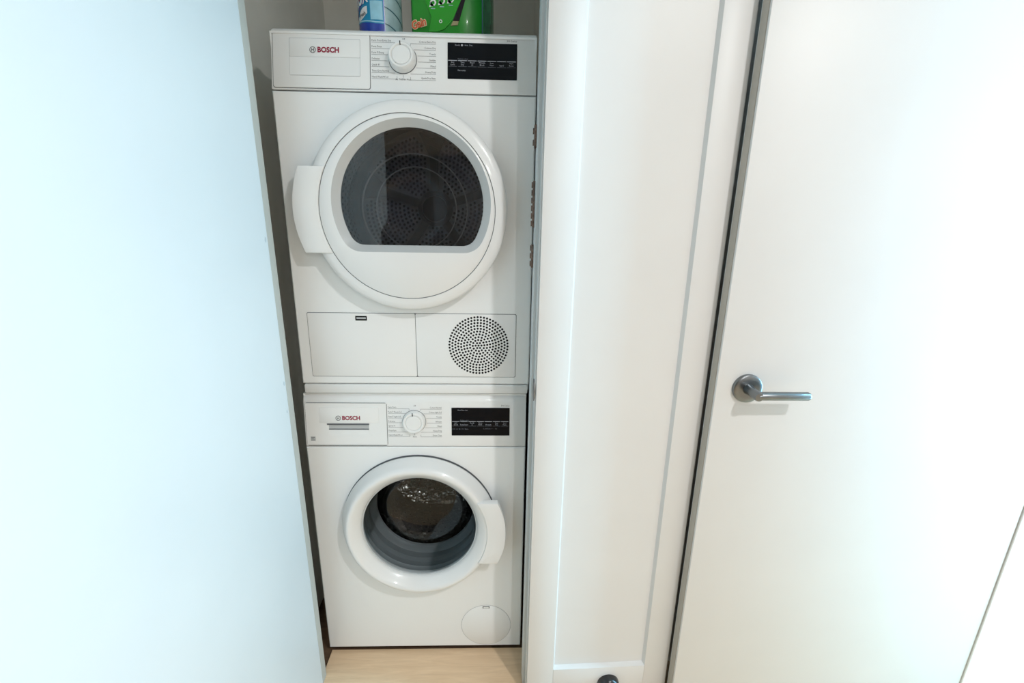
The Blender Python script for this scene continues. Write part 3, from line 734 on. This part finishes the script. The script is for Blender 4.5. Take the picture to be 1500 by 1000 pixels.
wrapped('info_box', 'canlight', -0.24, 0.31, K(0.042), K(0.080), 0.0010, lab)
wrapped('red_band', 'canred', -1.45, -0.25, lambda t: 0.050 + 0.070 * t, lambda t: 0.105 + 0.070 * t, 0.0008, lab)
wrapped('blue_swoosh', 'canblue', -1.45, 0.15, lambda t: 0.0490 + 0.053 * t, lambda t: 0.0535 + 0.060 * t, 0.0012, lab)
wrapped('pale_swoosh', 'canlight', -1.45, 0.05, lambda t: 0.0535 + 0.0600 * t, lambda t: 0.0560 + 0.0680 * t, 0.0013, lab)
sb = wrapped('scent_badge', 'white', -1.05, -0.40, lambda t: 0.042 + 0.014 * t - .003 * math.sin(PI * t), lambda t: 0.050 + 0.020 * t + 0.006 * math.sin(PI * t), 0.0012, lab)
def wrap_can(tilt, a_c, z_c, rise):
    def f(v_):
        x_, y_ = v_.x * math.cos(tilt) - v_.y * math.sin(tilt), v_.x * math.sin(tilt) + v_.y * math.cos(tilt)
        a = a_c + x_ / CR; rr = CR + rise
        return Vector((rr * math.sin(a), -rr * math.cos(a), z_c - 0.010 + y_))
    return f
tb = MB(); text_mesh(tb, 'CLOROX', 0.034, None, 'RIGHT', bold=0.0008, sx=0.62, res=3, wrap=wrap_can(0.16, -0.36, 0.0880, 0.0022))
tb.build('brand_lettering', 'white', lab, smooth=0, fix=False)
tb = MB(); text_mesh(tb, 'Fresh', 0.011, None, 'CENTER', bold=0.0003, res=2, wrap=wrap_can(0.18, -0.72, 0.0545, 0.0016))
tb.build('badge_lettering', 'ink', sb, smooth=0, fix=False)

# green detergent pouch
PX, PY = 0.010, 0.120
po = thing(empty('detergent_pouch', (PX, PY, TOPZ)), 'green laundry detergent pouch with orange lettering standing on the dryer', 'detergent pouch')
def plan(s, bulge):
    base = [(0.004, 0.0), (0.05, -bulge), (0.11, -bulge), (0.168, 0.0), (0.1705, 0.003)]
    sidep = [(0.184, 0.020), (0.192, 0.045), (0.192, 0.085)]
    rear = [(0.185, 0.095), (0.01, 0.095), (0.0, 0.085), (0.0, 0.006)]
    c_ = (0.096, 0.046)
    return [(c_[0] + (a - c_[0]) * s[0], c_[1] + (b - c_[1]) * s[1]) for a, b in base + sidep + rear]
lv_ = [(0.0, (0.985, 0.97), 0.0), (0.006, (1, 1), 0.0005), (0.10, (1.0, 1.0), 0.001), (0.17, (0.97, 0.85), 0.001), (0.215, (0.93, 0.35), 0.0), (0.235, (0.92, 0.06), 0.0)]
MB().loft([[(a, b, z) for a, b in plan(s, bl)] for z, s, bl in lv_], True, True).build('body', 'green', po, smooth=50)
# translucent side gusset, wrapped round the right corner
gq = MB()
for z0_, z1_ in ((0.004, 0.10), (0.10, 0.165)):
    P0 = [(0.1716, 0.0034), (0.1850, 0.0195), (0.1932, 0.0448), (0.1932, 0.084)]
    sc0 = 1.0; sc1 = 1.0 if z1_ == 0.10 else 0.965
    vs = [(a, b, z0_) for a, b in P0] + [(0.096 + (a - .096) * sc1, 0.046 + (b - .046) * (1 if sc1 == 1 else .87), z1_) for a, b in P0]
    gq.add(vs, [(i, i + 1, i + 5, i + 4) for i in range(3)])
gq.build('side_gusset', 'sidegreen', po, smooth=50, fix=False)
FH = -0.0026
def px(x_, y_):      # measured print positions on the pouch front: x across, y down from the frame of the print
    return ((x_ - 605.0) * 0.00166, 0.0157 + (46 - y_) * 0.00150)
def patch(name, m, pts, h, parent, bev=0):
    return MB().prism([px(*p) for p in pts], FH - h, FH + .0025, 'Y').build(name, m, parent, smooth=0)
MB().box(0.1665, 0.1700, FH - .0002, 0.004, 0.004, 0.16).build('corner_seam', 'canline', po, smooth=0)
fp = patch('flap_label', 'brightgreen', [(630, 46), (634, 25), (624, 0), (624, -40), (690, -40), (677, 0), (664, 29), (652, 42), (640, 46)], 0.0008, po)
patch('slit', 'purpleblack', [(664.5, 30), (673, 30), (684, -6), (696, -40), (690, -40), (677, 0)], 0.0004, po)
patch('slit_tab', 'tan', [(661, 37), (671, 36), (672.5, 30.5), (664.5, 30.5)], 0.0006, po)
for (ix, iy) in ((637, 6.5), (649.5, 3.8), (662, 1.5)):
    lf = MB()
    c_ = px(ix, iy)
    lf.prism([(c_[0] + 0.0072 * math.cos(a) - 0.002 * (math.sin(a) < 0) * abs(math.sin(a)), c_[1] + 0.0075 * math.sin(a)) for a in [i * PI / 12 for i in range(24)]], FH - .0012, FH, 'Y')
    lf.prism([(c_[0] - .0095, c_[1] - .0085), (c_[0] + .002, c_[1] - .0068), (c_[0] - .005, c_[1] + .003)], FH - .0012, FH, 'Y')
    io = lf.build('leaf_icon', 'white', fp, smooth=0)
    MB().prism([(c_[0] + 0.0035 * math.cos(a), c_[1] + 0.0036 * math.sin(a)) for a in [i * PI / 8 for i in range(16)]], FH - .0015, FH, 'Y').build('icon_centre', 'green', io, smooth=0)
    MB().box(c_[0] - .0055, c_[0] + .0045, FH - .0011, FH, c_[1] - .0125, c_[1] - .0108).build('icon_caption', 'canpale', io, smooth=0)
c_ = px(647, 31.5)
MB().lathe([(0.0020, FH - .0011), (0.0038, FH - .0011)], c=c_, n=24).build('small_ring', 'white', fp, smooth=0, fix=False)
TXM = Matrix(((1, 0, 0, 0), (0, 0, -1, 0), (0, 1, 0, 0), (0, 0, 0, 1)))
g0 = px(615.5, 36)
lo1, lo2 = MB(), MB()
text_mesh(lo1, 'Gain', 0.0235, Matrix.Translation((g0[0], FH - .0016, g0[1])) @ TXM @ Matrix.Rotation(0.32, 4, 'Z'), 'CENTER', bold=0.0019, sx=0.80, res=3, italic=0.25)
text_mesh(lo2, 'Gain', 0.0235, Matrix.Translation((g0[0], FH - .0020, g0[1])) @ TXM @ Matrix.Rotation(0.32, 4, 'Z'), 'CENTER', bold=0.0006, sx=0.80, res=3, italic=0.2)
l1 = lo1.build('logo_outline', 'cream', po, smooth=0, fix=False)
lo2.build('logo_lettering', 'orange', l1, smooth=0, fix=False)

# ------------------------------------------------------------------ ceiling downlights
def downlight(x, y, power):
    r_ = thing(empty('ceiling_downlight', (x, y, CEIL)), 'round recessed ceiling downlight ' + ('nearest the closet' if y > -3 else 'farther from the closet'), 'ceiling light', 'ceiling downlights')
    MB().lathe([(0.055, -0.001), (0.058, -0.006), (0.078, -0.006), (0.080, -0.001)], n=40, axis='Z').build('trim_ring', 'lampwhite', r_)
    d = bpy.data.lights.new('downlight_lamp', 'AREA'); d.shape = 'DISK'; d.size = 0.10
    d.energy = power; d.color = LAMP_COL
    o = bpy.data.objects.new('downlight_lamp', d); COL.objects.link(o)
    o.parent = r_; o.location = (0, 0, -0.008)
downlight(1.2, -1.65, LAMP_A)
downlight(1.35, -4.3, LAMP_B)
